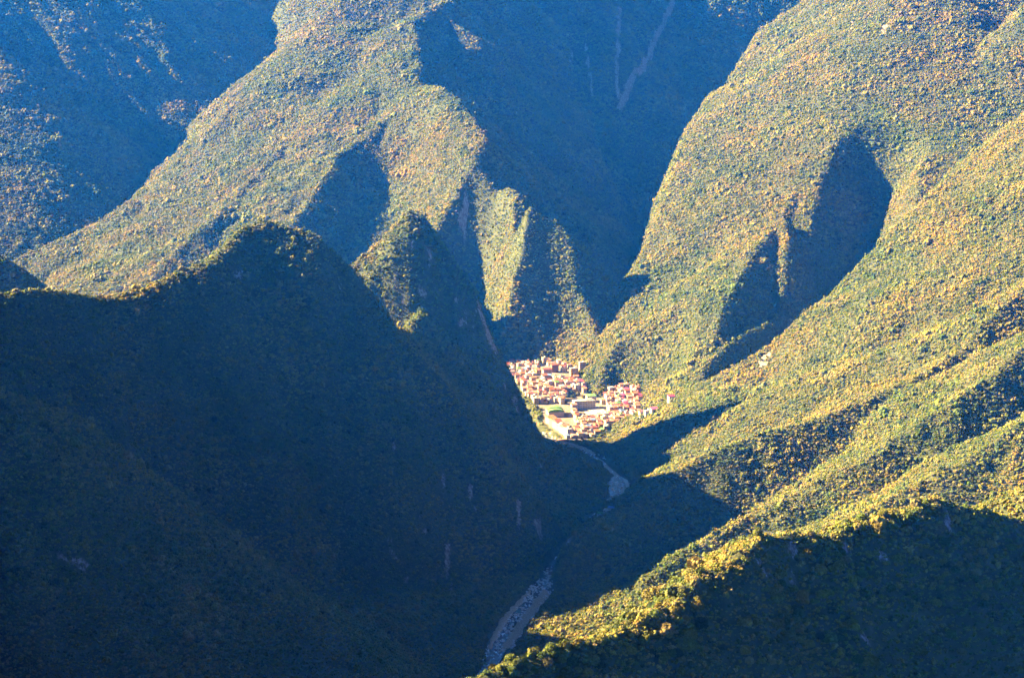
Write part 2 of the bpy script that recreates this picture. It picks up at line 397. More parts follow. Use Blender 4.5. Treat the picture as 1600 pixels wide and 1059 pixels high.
QUADS = np.stack([IDX[:-1, :-1], IDX[:-1, 1:], IDX[1:, 1:], IDX[1:, :-1]], -1).reshape(-1, 4)
CO = np.stack([GX, GY, GH], -1).reshape(-1, 3)
tout = town_out(GX, GY)
FLAT = (GOWN < 0) | (tout <= 0) | (GH < floor_z(GX, GY) + 2)
OWN2 = np.where(FLAT, len(OWNERS), GOWN)
QOWN = OWN2[:-1, :-1].reshape(-1)
def normals():
    n = np.stack([-dzdx, -dzdy, np.ones_like(GH)], -1)
    return (n / np.linalg.norm(n, axis=-1)[..., None]).reshape(-1, 3)
NRM = normals()
for k, owner in enumerate(OWNERS + ['valley_floor']):
    q = QUADS[QOWN == k]
    if not len(q): continue
    u, inv = np.unique(q, return_inverse=True)
    me = add_mesh(owner, CO[u], inv.reshape(-1, 4), M_GROUND)
    me.normals_split_custom_set_from_vertices(NRM[u].tolist())
    at = me.attributes.new('rock', 'FLOAT', 'POINT'); at.data.foreach_set('value', ROCK.reshape(-1)[u].astype(np.float32))
    nm = {'near_ridge': 'mountain_ridge', 'near_spur': 'mountain_spur', 'left_mountain': 'mountain', 'cone_peak': 'mountain_peak', 'edge_peak': 'mountain_peak', 'central_massif': 'mountain', 'far_left_mountain': 'mountain', 'back_wall': 'mountain', 'upper_right_spur': 'mountain_spur', 'right_slope': 'mountain_slope', 'valley_floor': 'valley_floor'}[owner]
    o = bpy.data.objects.new(nm, me); scn.collection.objects.link(o)
    o['kind'] = 'structure'; o['label'] = LABELS[owner]; o['category'] = 'mountain' if owner != 'valley_floor' else 'ground'

# ------------------------------------------------------------------ forest: where the trees stand
def tree_points():
    PX = []; PY = []
    y = 700.0
    while y < 7500:
        band = 60.0
        p = (3.0 + (y + 30) * .00085) * FOREST_SPACING
        half = (y + band) * 800 / FPX + 190
        gx = np.arange(-half, half, p * .8); gy = np.arange(y, y + band, p * .8)
        a, bb = np.meshgrid(gx, gy)
        PX.append((a + rng.uniform(-.5, .5, a.shape) * p * .8).ravel()); PY.append((bb + rng.uniform(-.5, .5, a.shape) * p * .8).ravel())
        y += band
    X = np.concatenate(PX); Y = np.concatenate(PY)
    X = np.clip(X, xs[0] + 8, xs[-1] - 8); Y = np.clip(Y, ys[0] + 8, ys[-1] - 20)
    sl = sample(SLOPE, X, Y)
    keep = rng.random(len(X)) < .78 * np.sqrt(1 + sl * sl) / 1.25 * (1.0 + .25 * perlin(X / 60, Y / 60, 71))
    X, Y = X[keep], Y[keep]
    Z = sample(GH, X, Y)
    px, py, f = project(X, Y, Z)
    m = (np.abs(X) < Y * .268 + 170) & (py > -80) & (py < 1190)
    X, Y, Z = X[m], Y[m], Z[m]
    # drop what lies far below the sight line over nearer crests (nothing of it can be seen, here or a step aside)
    vis = np.ones(len(X), bool)
    for t in np.concatenate([np.linspace(.12, .9, 46), np.linspace(.91, .995, 18)]):
        g = sample(GH, X * t, Y * t)
        line = CAMZ + (Z + 14 - CAMZ) * t
        vis &= g < line + 22
    X, Y, Z = X[vis], Y[vis], Z[vis]
    rd, _ = poly_dist(X, Y, RIVER)
    ok = (town_out(X, Y) > 3) & (rd > np.interp(Y, [2060, 2100, 2330, 2370, 2640, 2700, 2880, 2940], [9, 20, 20, 10, 10, 20, 20, 12]) + 4 * perlin(X / 30, Y / 30, 77))
    rk = sample(ROCK, X, Y)
    ok &= rng.random(len(X)) > rk * 1.25
    return X[ok], Y[ok], Z[ok]
FOREST_SPACING = .59
TX, TY, TZ = tree_points()
TN = len(TX)
TS = (.92 + TY * .00029) * np.exp(rng.normal(0, .40, TN)) * (1 + .45 * perlin(TX / 110, TY / 110, 81) + .2 * perlin(TX / 30, TY / 30, 82))      # crown radius
TS *= np.clip(1 - .35 * sample(ROCK, TX, TY), .5, 1)
fx_ = np.clip(((TX - xs[0]) / 7.0).astype(int), 0, NXG - 2); fy_ = np.clip(np.searchsorted(ys, TY) - 1, 0, NYG - 2)
TOWN_I = OWN2[fy_, fx_]
print('trees', TN)

def crown_mesh(name, seed, lobes, sub=1, leaves=0, mat=None, loose=0.0):
    r = random.Random(seed); bm = bmesh.new()
    for i in range(lobes):
        a = r.uniform(0, 6.283); el = r.uniform(-.35, 1.0); d = .0 if i == 0 else r.uniform(.38, .66) + loose * r.uniform(.1, 1)
        rad = .68 - loose * .5 if i == 0 else r.uniform(.26, .46) - loose * .12
        c = Vector((math.cos(a) * math.cos(el) * d, math.sin(a) * math.cos(el) * d, math.sin(el) * d * .9 + .1))
        res = bmesh.ops.create_icosphere(bm, subdivisions=sub, radius=rad, matrix=Matrix.Translation(c))
        for v in res['verts']:
            v.co = c + (v.co - c) * r.uniform(.82, 1.16)
    for i in range(leaves):
        z = r.uniform(-.5, 1); a = r.uniform(0, 6.283); q = math.sqrt(max(0, 1 - z * z)); d = r.uniform(.78, 1.08)
        c = Vector((q * math.cos(a), q * math.sin(a), z * .9 + .08)) * d
        u = Vector((r.gauss(0, 1), r.gauss(0, 1), r.gauss(0, 1))).normalized(); w = u.orthogonal().normalized(); sz = r.uniform(.07, .15)
        vs = [bm.verts.new(c + u * sz), bm.verts.new(c + w * sz * .6), bm.verts.new(c - u * sz), bm.verts.new(c - w * sz * .6)]
        bm.faces.new(vs)
    me = bpy.data.meshes.new(name); bm.to_mesh(me); bm.free()
    me.materials.append(mat or M_LEAF)
    for p in me.polygons: p.use_smooth = len(p.vertices) == 3
    return me
CROWNS = bpy.data.collections.new('crown_shapes')
for k in range(6):
    CROWNS.objects.link(bpy.data.objects.new('crown_shape', crown_mesh('crown_shape', 100 + k, 9 + 2 * (k > 3), 1, 60, loose=(0, 0, .15, .15, .4, .55)[k])))

def forest_nodes():
    ng = bpy.data.node_groups.new('forest_scatter', 'GeometryNodeTree')
    ng.interface.new_socket('Geometry', in_out='INPUT', socket_type='NodeSocketGeometry')
    ng.interface.new_socket('Geometry', in_out='OUTPUT', socket_type='NodeSocketGeometry')
    N = ng.nodes; L = ng.links
    gi = N.new('NodeGroupInput'); go = N.new('NodeGroupOutput')
    ip = N.new('GeometryNodeInstanceOnPoints'); ci = N.new('GeometryNodeCollectionInfo')
    ci.inputs['Collection'].default_value = CROWNS; ci.inputs['Separate Children'].default_value = True; ci.inputs['Reset Children'].default_value = True
    def attr(nm, ty):
        a = N.new('GeometryNodeInputNamedAttribute'); a.data_type = ty; a.inputs['Name'].default_value = nm; return a.outputs['Attribute']
    L.new(gi.outputs[0], ip.inputs['Points']); L.new(ci.outputs[0], ip.inputs['Instance'])
    ip.inputs['Pick Instance'].default_value = True
    L.new(attr('shape', 'INT'), ip.inputs['Instance Index']); L.new(attr('turn', 'FLOAT_VECTOR'), ip.inputs['Rotation']); L.new(attr('size', 'FLOAT_VECTOR'), ip.inputs['Scale'])
    L.new(ip.outputs[0], go.inputs[0])
    return ng
FN = forest_nodes()
FOREST_LABELS = {
 'near_ridge': 'dense low forest clothing the nearest dark ridge below its gold crest',
 'near_spur': 'shaded forest covering the spur at the lower left edge',
 'left_mountain': 'dark blue-green forest on the big shaded mountain',
 'cone_peak': 'forest clinging to the cone-shaped peak beside the town',
 'edge_peak': 'forest on the small dark peak at the left edge',
 'central_massif': 'pale gold forest on the sunlit massif behind the cone',
 'far_left_mountain': 'blue hazy forest on the mountain in the top left corner',
 'back_wall': 'deep blue forest on the far shaded mountain wall',
 'upper_right_spur': 'sunlit forest on the spur rising behind the town',
 'right_slope': 'golden green forest on the slopes across the gorge',
 'valley_floor': 'dark riverside trees on the valley floor below the town'}
def make_forest(owner, mask):
    i = np.nonzero(mask)[0]
    if not len(i): return
    me = bpy.data.meshes.new('forest')
    s = TS[i]
    me.vertices.add(len(i)); me.vertices.foreach_set('co', np.stack([TX[i], TY[i], TZ[i] + s * .45], -1).astype(np.float32).ravel())
    a = me.attributes.new('shape', 'INT', 'POINT'); a.data.foreach_set('value', rng.integers(0, 6, len(i)).astype(np.int32))
    a = me.attributes.new('turn', 'FLOAT_VECTOR', 'POINT'); a.data.foreach_set('vector', np.stack([rng.normal(0, .12, len(i)), rng.normal(0, .12, len(i)), rng.uniform(0, 6.28, len(i))], -1).astype(np.float32).ravel())
    a = me.attributes.new('size', 'FLOAT_VECTOR', 'POINT'); a.data.foreach_set('vector', np.stack([s * rng.uniform(.85, 1.15, len(i)), s * rng.uniform(.85, 1.15, len(i)), s * rng.uniform(.65, 1.25, len(i))], -1).astype(np.float32).ravel())
    o = bpy.data.objects.new('forest', me); scn.collection.objects.link(o)
    md = o.modifiers.new('scatter', 'NODES'); md.node_group = FN
    o['kind'] = 'stuff'; o['label'] = FOREST_LABELS[owner]; o['category'] = 'forest'
SINGLE = np.zeros(TN, bool)
spx, spy, sf = project(TX, TY, TZ + TS)
seen = (TOWN_I == OWNERS.index('near_ridge')) & (spx > 5) & (spx < 1595) & (spy < 1050) & (TY < 1300)
for t in np.linspace(.3, .99, 60):
    seen &= sample(GH, TX * t, TY * t) < CAMZ + (TZ + 1.2 * TS - CAMZ) * t + .5
cand = np.nonzero(seen)[0]
cand = cand[np.argsort(-(TS / sf)[cand])][:300]
SINGLE[cand] = True
for k, owner in enumerate(OWNERS + ['valley_floor']):
    make_forest(owner, (TOWN_I == k) & ~SINGLE)


# ------------------------------------------------------------------ the nearest trees, one by one
def trunk_mesh(seed):
    r = random.Random(seed); bm = bmesh.new()
    def tube(a, b, ra, rb, n=6):
        d = (b - a).normalized(); u = d.orthogonal().normalized(); w = d.cross(u)
        r0 = [bm.verts.new(a + (u * math.cos(i * 6.283 / n) + w * math.sin(i * 6.283 / n)) * ra) for i in range(n)]
        r1 = [bm.verts.new(b + (u * math.cos(i * 6.283 / n) + w * math.sin(i * 6.283 / n)) * rb) for i in range(n)]
        for i in range(n): bm.faces.new((r0[i], r0[(i + 1) % n], r1[(i + 1) % n], r1[i]))
    top = Vector((r.uniform(-.12, .12), r.uniform(-.12, .12), .75))
    tube(Vector((0, 0, -.4)), top, .11, .06)
    for k in range(4):
        a = k * 1.57 + r.uniform(-.4, .4)
        st = top * r.uniform(.6, .95)
        tube(st, st + Vector((math.cos(a) * .5, math.sin(a) * .5, r.uniform(.25, .5))), .045, .02, 5)
    me = bpy.data.meshes.new('trunk'); bm.to_mesh(me); bm.free(); me.materials.append(M_BARK)
    return me
TREE_CROWNS = []
for k in range(6):
    me = crown_mesh('crown', 300 + k, 14, 2, 1100, loose=(0, .1, .2, .3, .2, .4)[k])
    for v in me.vertices: v.co.z += .75
    TREE_CROWNS.append(me)
TREE_TRUNKS = [trunk_mesh(40 + k) for k in range(3)]
def single_tree(name, x, y, z, s, label, group, k):
    e = bpy.data.objects.new(name, None); scn.collection.objects.link(e)
    e.empty_display_size = .5
    e.location = (x, y, z - .05 * s); e.scale = (s, s, s * random.uniform(.8, 1.15)); e.rotation_euler = (0, 0, random.uniform(0, 6.28))
    e['label'] = label; e['category'] = 'tree'; e['group'] = group
    c = bpy.data.objects.new('crown', TREE_CROWNS[k % 6]); t = bpy.data.objects.new('trunk', TREE_TRUNKS[k % 3])
    for p in (c, t):
        scn.collection.objects.link(p); p.parent = e
for n_, i in enumerate(cand):
    crest = sample(GH, np.array([TX[i]]), np.array([TY[i] + 9.0]))[0] < TZ[i] + 4.0
    if crest: lab = 'small bushy tree on the gold-lit crest of the nearest ridge'; grp = 'trees along the crest of the nearest ridge'
    else: lab = 'small bushy tree on the dark near face of the nearest ridge'; grp = 'trees on the dark face of the nearest ridge'
    part = 'lower end' if spx[i] < 1080 else ('notched middle' if spx[i] < 1330 else 'high shoulder')
    lab = lab.replace('the nearest ridge', 'the %s of the nearest ridge' % part).replace('crest of the %s of' % part, 'crest at the %s of' % part); grp = grp + ', ' + part
    single_tree('ridge_tree', float(TX[i]), float(TY[i]), float(TZ[i]), float(TS[i]) * .95, lab, grp, n_)

# ------------------------------------------------------------------ simple surface materials
def mat_plain(name, col, rough=.8, var=.25, scale=.6, spec=.25):
    m, nt, ln, b = nodes_of(name)
    tc = nt.new('ShaderNodeTexCoord'); n = nt.new('ShaderNodeTexNoise'); n.inputs['Scale'].default_value = scale; n.inputs['Detail'].default_value = 6
    ln.new(tc.outputs['Object'], n.inputs['Vector'])
    lo = tuple(c * (1 - var) for c in col); hi = tuple(min(1, c * (1 + var)) for c in col)
    ln.new(ramp(nt, ln, n.outputs['Fac'], [(.3, lo), (.7, hi)]), b.inputs['Base Color'])
    b.inputs['Roughness'].default_value = rough; b.inputs['Specular IOR Level'].default_value = spec
    return m

# ------------------------------------------------------------------ river, gravel, boulders, roads
def strip(name, path, mat, kind, label, cat, zoff=None, sides=(.5, .5), wfun=None, step=6.0, cols=6, bump=0.0, seed=1):
    P = np.array(path, float); seg = np.hypot(*np.diff(P[:, :2], axis=0).T); S = np.concatenate([[0], np.cumsum(seg)])
    s = np.arange(0, S[-1], step)
    c = np.stack([np.interp(s, S, P[:, k]) for k in range(P.shape[1])], -1)
    for _ in range(6): c[1:-1, :2] = (c[:-2, :2] + c[2:, :2] + 2 * c[1:-1, :2]) / 4
    t = np.gradient(c[:, :2], axis=0); t /= np.linalg.norm(t, axis=1)[:, None]
    nrm = np.stack([t[:, 1], -t[:, 0]], -1)          # right of travel
    w0, w1 = wfun(s) if wfun else (np.full(len(s), -sides[0]), np.full(len(s), sides[1]))
    k = np.linspace(0, 1, cols + 1)
    off = w0[:, None] + (w1 - w0)[:, None] * k[None]
    X = c[:, None, 0] + nrm[:, None, 0] * off; Y = c[:, None, 1] + nrm[:, None, 1] * off
    Z = zoff(X, Y, k[None] + 0 * X)
    co = np.stack([X, Y, Z], -1).reshape(-1, 3)
    ix = np.arange(len(s) * (cols + 1)).reshape(len(s), cols + 1)
    q = np.stack([ix[:-1, :-1], ix[1:, :-1], ix[1:, 1:], ix[:-1, 1:]], -1).reshape(-1, 4)
    q = q[:, ::-1]
    me = add_mesh(name, co, q, mat)
    o = bpy.data.objects.new(name, me); scn.collection.objects.link(o)
    o['kind'] = kind; o['label'] = label; o['category'] = cat
    return o
def mat_water():
    m, nt, ln, b = nodes_of('river_water')
    tc = nt.new('ShaderNodeTexCoord'); mp = nt.new('ShaderNodeMapping'); mp.inputs['Scale'].default_value = (1, .35, 1)
    ln.new(tc.outputs['Object'], mp.inputs['Vector'])
    n = nt.new('ShaderNodeTexNoise'); n.inputs['Scale'].default_value = .22; n.inputs['Detail'].default_value = 7; n.inputs['Roughness'].default_value = .65
    ln.new(mp.outputs[0], n.inputs['Vector'])
    ln.new(ramp(nt, ln, n.outputs['Fac'], [(.5, (.03, .055, .055)), (.58, (.08, .11, .11)), (.64, (.6, .62, .62))]), b.inputs['Base Color'])
    b.inputs['Roughness'].default_value = .25
    bp = nt.new('ShaderNodeBump'); bp.inputs['Strength'].default_value = .4; bp.inputs['Distance'].default_value = .4
    ln.new(n.outputs['Fac'], bp.inputs['Height']); ln.new(bp.outputs[0], b.inputs['Normal'])
    return m
M_WATER = mat_water()
M_GRAVEL = mat_plain('river_gravel', (.27, .20, .14), .95, .45, .5)
M_STONE = mat_plain('river_stone', (.42, .36, .33), .9, .35, .8)
rp = [p for p in RIVER if 1700 < p[1] < 3900]
strip('river', rp, M_WATER, 'structure', 'dark river with white rapids running through the shaded gorge', 'river', lambda X, Y, k: -3.6 + np.maximum(0, floor_z(X, Y) - 2) + .0 * X, wfun=lambda s: (-17 + 4 * np.sin(s / 70), 3 + 4 * np.sin(s / 45 + 1)))
def bank(y0, y1, side, w, label):
    pth = [(np.interp(y, [p[1] for p in RIVER], [p[0] for p in RIVER]), y) for y in np.arange(y0, y1, 12.0)]
    L = (y1 - y0)
    def wf(s):
        e = np.sin(np.pi * np.clip(s / (L * 1.05), 0, 1)) ** .6
        return (np.full(len(s), 1.0 * side) + 4 * perlin(s / 25, s * 0, 5), side * (3 + w * e) + 4 * perlin(s / 18, s * 0, 6)) if side > 0 else (side * (10 + w * e) + 4 * perlin(s / 18, s * 0, 6), np.full(len(s), -9.0) + 4 * perlin(s / 25, s * 0, 5))
    o = strip('gravel_bank', pth, M_GRAVEL, 'stuff', label, 'gravel', lambda X, Y, k: -4.4 + 2.6 * np.sin(np.pi * k) ** .7 + .5 * fbm(X / 4, Y / 4, 3, 8) + 0 * X, wfun=wf, cols=12, step=3.0)
    return o
bank(2085, 2335, 1, 18, 'long pinkish gravel bank along the river at the foot of the gorge')
bank(2090, 2330, -1, 12, 'narrow stony bank under the dark mountain')
bank(2690, 2860, 1, 30, 'pale gravel bank inside the river bend below the town')
bank(3080, 3200, 1, 14, 'light gravel strip where the river leaves the town')
def boulders(y0, y1, n, label):
    bm = bmesh.new(); r = random.Random(int(y0))
    for k in range(n):
        y = r.uniform(y0, y1); x = np.interp(y, [p[1] for p in RIVER], [p[0] for p in RIVER]) + r.uniform(-16, 17)
        s = r.uniform(.5, 1.7) * (1.4 if r.random() < .1 else 1)
        res = bmesh.ops.create_icosphere(bm, subdivisions=1, radius=s, matrix=Matrix.Translation((x, y, -3.4)) @ Matrix.Diagonal((1.2, 1.2, .8, 1)))
        for v in res['verts']: v.co += Vector((r.gauss(0, .14), r.gauss(0, .14), r.gauss(0, .1))) * s
    me = bpy.data.meshes.new('river_boulders'); bm.to_mesh(me); bm.free(); me.materials.append(M_STONE)
    o = bpy.data.objects.new('river_boulders', me); scn.collection.objects.link(o)
    o['kind'] = 'stuff'; o['label'] = label; o['category'] = 'boulders'
boulders(2085, 2420, 480, 'pale boulders strewn through the rapids in the near gorge')
boulders(2660, 2900, 220, 'boulders in the river bend below the town')
boulders(3050, 3260, 160, 'boulders in the rapids at the lower end of town')

# ------------------------------------------------------------------ the town
M_STREET = mat_plain('street_dust', (.13, .10, .075), .95, .3, .08)
M_EARTH = mat_plain('red_earth', (.24, .09, .045), .95, .25, .15)
M_SAND = mat_plain('sand_plaza', (.36, .29, .21), .95, .12, .1)
M_PALE = mat_plain('pale_concrete', (.40, .36, .31), .9, .15, .3)
M_GLASS = mat_plain('window_glass', (.05, .055, .07), .3, .3, .3, .5)
WALLS = {'cream': (.34, .26, .18), 'white': (.40, .35, .30), 'pink': (.33, .21, .17), 'brick': (.22, .11, .075), 'yellow': (.38, .26, .10), 'grey': (.21, .20, .20), 'beige': (.27, .21, .16)}
ROOFS = {'orange tile': (.25, .085, .04), 'rust red tin': (.19, .05, .035), 'faded pink tin': (.28, .15, .12), 'white': (.42, .38, .33), 'grey tin': (.20, .20, .21), 'green': (.085, .17, .05), 'blue': (.08, .12, .22), 'terracotta': (.27, .12, .07), 'magenta': (.28, .04, .10)}
M_WALL = {k: mat_plain('wall_' + k, v, .9, .22, .25) for k, v in WALLS.items()}
M_ROOF = {k: mat_plain('roof_' + k.replace(' ', '_'), v, .75, .35, .35) for k, v in ROOFS.items()}
def obj_from_bm(name, bm, mat, parent=None):
    me = bpy.data.meshes.new(name); bm.normal_update(); bm.to_mesh(me); bm.free()
    me.materials.append(mat)
    o = bpy.data.objects.new(name, me); scn.collection.objects.link(o)
    if parent: o.parent = parent
    return o
def bbox(bm, x0, x1, y0, y1, z0, z1):
    v = [bm.verts.new(p) for p in ((x0, y0, z0), (x1, y0, z0), (x1, y1, z0), (x0, y1, z0), (x0, y0, z1), (x1, y0, z1), (x1, y1, z1), (x0, y1, z1))]
    for f in ((3, 2, 1, 0), (4, 5, 6, 7), (0, 1, 5, 4), (1, 2, 6, 5), (2, 3, 7, 6), (3, 0, 4, 7)): bm.faces.new([v[i] for i in f])
def window_spots(w, d, h, storeys):
    out = []
    fh = h / storeys
    for s in range(storeys):
        z = s * fh + fh * .35
        n = max(2, int(w / 3.0))
        for k in range(n): out.append(('y', -w / 2 + (k + .5) * w / n, z))
        n = max(2, int(d / 3.0))
        for k in range(n): out.append(('x', -d / 2 + (k + .5) * d / n, z))
    return out
def pane(bm, spot, w, d, ww, wh):
    ax, c, z = spot
    if ax == 'y': bbox(bm, c - ww / 2, c + ww / 2, -d / 2 - .06, -d / 2 + .2, z, z + wh)
    else: bbox(bm, -w / 2 - .06, -w / 2 + .2, c - ww / 2, c + ww / 2, z, z + wh)
FOOTPRINTS = []
def house(x, y, w, d, storeys, wall, roof, rtype, rot, name='house', single_windows=False, h=None, label=None, group='houses of the town', z=None, cat='house'):
    rr = random
    h = h or storeys * 2.8
    z = ground_at(x, y) if z is None else z
    e = bpy.data.objects.new(name, None); scn.collection.objects.link(e)
    e.location = (x, y, z); e.rotation_euler = (0, 0, rot)
    bm = bmesh.new(); bbox(bm, -w / 2, w / 2, -d / 2, d / 2, -4, h)
    if rtype == 'flat': bbox(bm, -w / 2 - .15, w / 2 + .15, -d / 2 - .15, -d / 2 + .25, h - .2, h + .8); bbox(bm, -w / 2 - .15, -w / 2 + .25, -d / 2 + .25, d / 2 + .15, h - .2, h + .8)
    for s in range(1, storeys):
        if rr.random() < .6: bbox(bm, -w / 2 - .35, w / 2, -d / 2 - .5, -d / 2 - .002, s * h / storeys - .15, s * h / storeys + .1)
    obj_from_bm('wall', bm, M_WALL[wall], e)
    bm = bmesh.new(); o = .6
    if rtype == 'gable':
        hh = rr.uniform(.18, .3) * d
        a = [(-w / 2 - o, -d / 2 - o, h - .1), (w / 2 + o, -d / 2 - o, h - .1), (w / 2 + o, 0, h + hh), (-w / 2 - o, 0, h + hh), (w / 2 + o, d / 2 + o, h - .1), (-w / 2 - o, d / 2 + o, h - .1)]
        v = [bm.verts.new(p) for p in a]; u = [bm.verts.new((p[0], p[1], p[2] + .25)) for p in a]
        for q in (u, v[::1]):
            bm.faces.new((q[0], q[1], q[2], q[3])); bm.faces.new((q[3], q[2], q[4], q[5]))
        ring = [0, 1, 2, 4, 5, 3]
        for i in range(6): bm.faces.new((v[ring[i]], v[ring[(i + 1) % 6]], u[ring[(i + 1) % 6]], u[ring[i]]))
        bm.faces.new((v[0], v[3], v[5])); bm.faces.new((v[1], v[4], v[2]))
    elif rtype == 'shed':
        hh = rr.uniform(.12, .22) * d
        a = [(-w / 2 - o, -d / 2 - o, h), (w / 2 + o, -d / 2 - o, h), (w / 2 + o, d / 2 + o, h + hh), (-w / 2 - o, d / 2 + o, h + hh)]
        v = [bm.verts.new((p[0], p[1], p[2] - .1)) for p in a]; u = [bm.verts.new((p[0], p[1], p[2] + .2)) for p in a]
        bm.faces.new(u); bm.faces.new(v[::-1])
        for i in range(4): bm.faces.new((v[i], v[(i + 1) % 4], u[(i + 1) % 4], u[i]))
        b2 = [bm.verts.new(p) for p in ((-w / 2, d / 2, h - .1), (w / 2, d / 2, h - .1), (w / 2, d / 2, h + hh * .9), (-w / 2, d / 2, h + hh * .9))]; bm.faces.new(b2)
    else:
        bbox(bm, -w / 2 + .3, w / 2 - .3, -d / 2 + .3, d / 2 - .3, h + .01, h + .2)
        bbox(bm, w * .1, w * .4, d * .05, d * .4, h + .2, h + 2.4)
    ro = obj_from_bm('roof', bm, M_ROOF[roof], e)
    if rtype == 'flat' and rr.random() < .5:
        bm = bmesh.new(); bmesh.ops.create_cone(bm, cap_ends=True, segments=8, radius1=.6, radius2=.55, depth=1.3, matrix=Matrix.Translation((-w * .25, d * .2, h + .85)))
        obj_from_bm('water_tank', bm, M_ROOF['blue' if rr.random() < .3 else 'grey tin'], ro)
    spots = window_spots(w, d, h, storeys)
    ww, wh = min(1.5, w / max(2, int(w / 3.0)) * .55), h / storeys * .45
    if single_windows:
        for sp in spots:
            bm = bmesh.new(); pane(bm, sp, w, d, ww, wh); obj_from_bm('window', bm, M_GLASS, e)
    else:
        bm = bmesh.new()
        for sp in spots:
            if rr.random() < .85: pane(bm, sp, w, d, ww, wh)
        o2 = obj_from_bm('window_rows', bm, M_GLASS, e); o2['kind'] = 'stuff'
    FOOTPRINTS.append((x, y, max(w, d) * .5))
    e['category'] = cat; e['group'] = group
    if label: e['label'] = label
    return e
def tpt(px, py):
    """point of the town's gently rising flat seen in direction (px, py)"""
    t = math.tan(PITCH + math.atan((py - CY) / FPX))
    Y = (CAMZ + .055 * 3330) / (t + .055)
    if Y < 3330: Y = CAMZ / t
    return ((px - CX) / FPX * Y * math.cos(PITCH) * 1.0 / math.cos(PITCH + math.atan((py - CY) / FPX)) * math.cos(math.atan((py - CY) / FPX)), Y)
RT = R(20)
def ground_poly(name, pts, mat, kind, label, cat, dz):
    bm = bmesh.new(); c = (sum(p[0] for p in pts) / len(pts), sum(p[1] for p in pts) / len(pts))
    vs = [bm.verts.new((p[0], p[1], ground_at(*p) + dz)) for p in pts]
    f = bm.faces.new(vs); bmesh.ops.triangulate(bm, faces=[f])
    if sum((bb.co - a.co).cross(Vector((0, 0, 1))).x * 0 for a, bb in zip(vs, vs[1:])) is None: pass
    bmesh.ops.recalc_face_normals(bm, faces=bm.faces[:])
    for f in bm.faces:
        if f.normal.z < 0: f.normal_flip()
    o = obj_from_bm(name, bm, mat)
    o['kind'] = kind; o['label'] = label; o['category'] = cat
    return o
# dusty streets under everything: one sheet over the town's flat
inner = [(p[0], p[1]) for p in TOWN]
def town_sheet():
    gx = np.arange(-40, 270, 8.0); gy = np.arange(3160, 3825, 8.0)
    A, B = np.meshgrid(gx, gy); ins = town_out(A, B) <= 0
    Z = sample(GH, A.ravel(), B.ravel()).reshape(A.shape) + .12
    ix = np.arange(A.size).reshape(A.shape)
    q = np.stack([ix[:-1, :-1], ix[:-1, 1:], ix[1:, 1:], ix[1:, :-1]], -1).reshape(-1, 4)
    ok = (ins[:-1, :-1] & ins[:-1, 1:] & ins[1:, 1:] & ins[1:, :-1]).reshape(-1)
    u, inv = np.unique(q[ok], return_inverse=True)
    co = np.stack([A, B, Z], -1).reshape(-1, 3)
    o = bpy.data.objects.new('street_ground', add_mesh('street_ground', co[u], inv.reshape(-1, 4), M_STREET)); scn.collection.objects.link(o)
    o['kind'] = 'structure'; o['label'] = 'dusty beige streets and yards between the houses of the town'; o['category'] = 'street'
town_sheet()
pz = [tpt(905, 638), tpt(938, 634), tpt(948, 642), tpt(925, 651)]
ground_poly('plaza', pz, M_SAND, 'structure', 'bare sand-coloured sports ground in front of the long white school', 'plaza', .35)
def local_rect(x, y, w, d, rot):
    c, s = math.cos(rot), math.sin(rot)
    return [(x + c * a - s * b, y + s * a + c * b) for a, b in ((-w / 2, -d / 2), (w / 2, -d / 2), (w / 2, d / 2), (-w / 2, d / 2))]
RESERVED = []
def reserve(px0, py0, px1, py1):
    a, b = tpt(px0, py1), tpt(px1, py0); RESERVED.append((min(a[0], b[0]), max(a[0], b[0]), a[1], b[1]))
reserve(903, 634, 950, 651)
# landmarks
x, y = tpt(898, 590); house(x, y, 15, 12, 6, 'yellow', 'white', 'flat', R(12), 'apartment_block', True, 19, 'tall plain yellow block standing alone at the top of the town', 'landmark buildings of the town', cat='building')
x, y = tpt(911, 584); house(x, y, 12, 10, 5, 'pink', 'white', 'flat', R(12), 'apartment_block', True, 15, 'pink-grey block with white roof just behind the tall yellow block', 'landmark buildings of the town', cat='building')
x, y = tpt(867, 581); house(x, y, 14, 10, 5, 'brick', 'rust red tin', 'shed', RT, 'apartment_block', True, 15, 'brick apartment block with red roof highest in the upper town', 'landmark buildings of the town', cat='building')
x, y = tpt(855, 587); house(x, y, 17, 11, 4, 'pink', 'rust red tin', 'gable', RT, 'apartment_block', True, 13, 'long pink block with red roof below the brick apartment block', 'landmark buildings of the town', cat='building')
x, y = tpt(914, 638)
house(x, y + 4, 40, 14, 4, 'white', 'white', 'flat', R(14), 'school', True, 14, 'long white school with rows of dark windows behind the sand-coloured ground', 'landmark buildings of the town', cat='school')
x, y = tpt(925, 627); house(x, y, 17, 12, 3, 'cream', 'green', 'shed', R(14), 'hall', False, 11, 'cream hall with yellow-green roof behind the long white school', 'landmark buildings of the town', cat='hall')
for (a, b, c_, d_) in ((890, 614, 936, 640), (885, 575, 922, 592), (843, 572, 878, 592), (848, 632, 890, 682)): reserve(a, b, c_, d_)
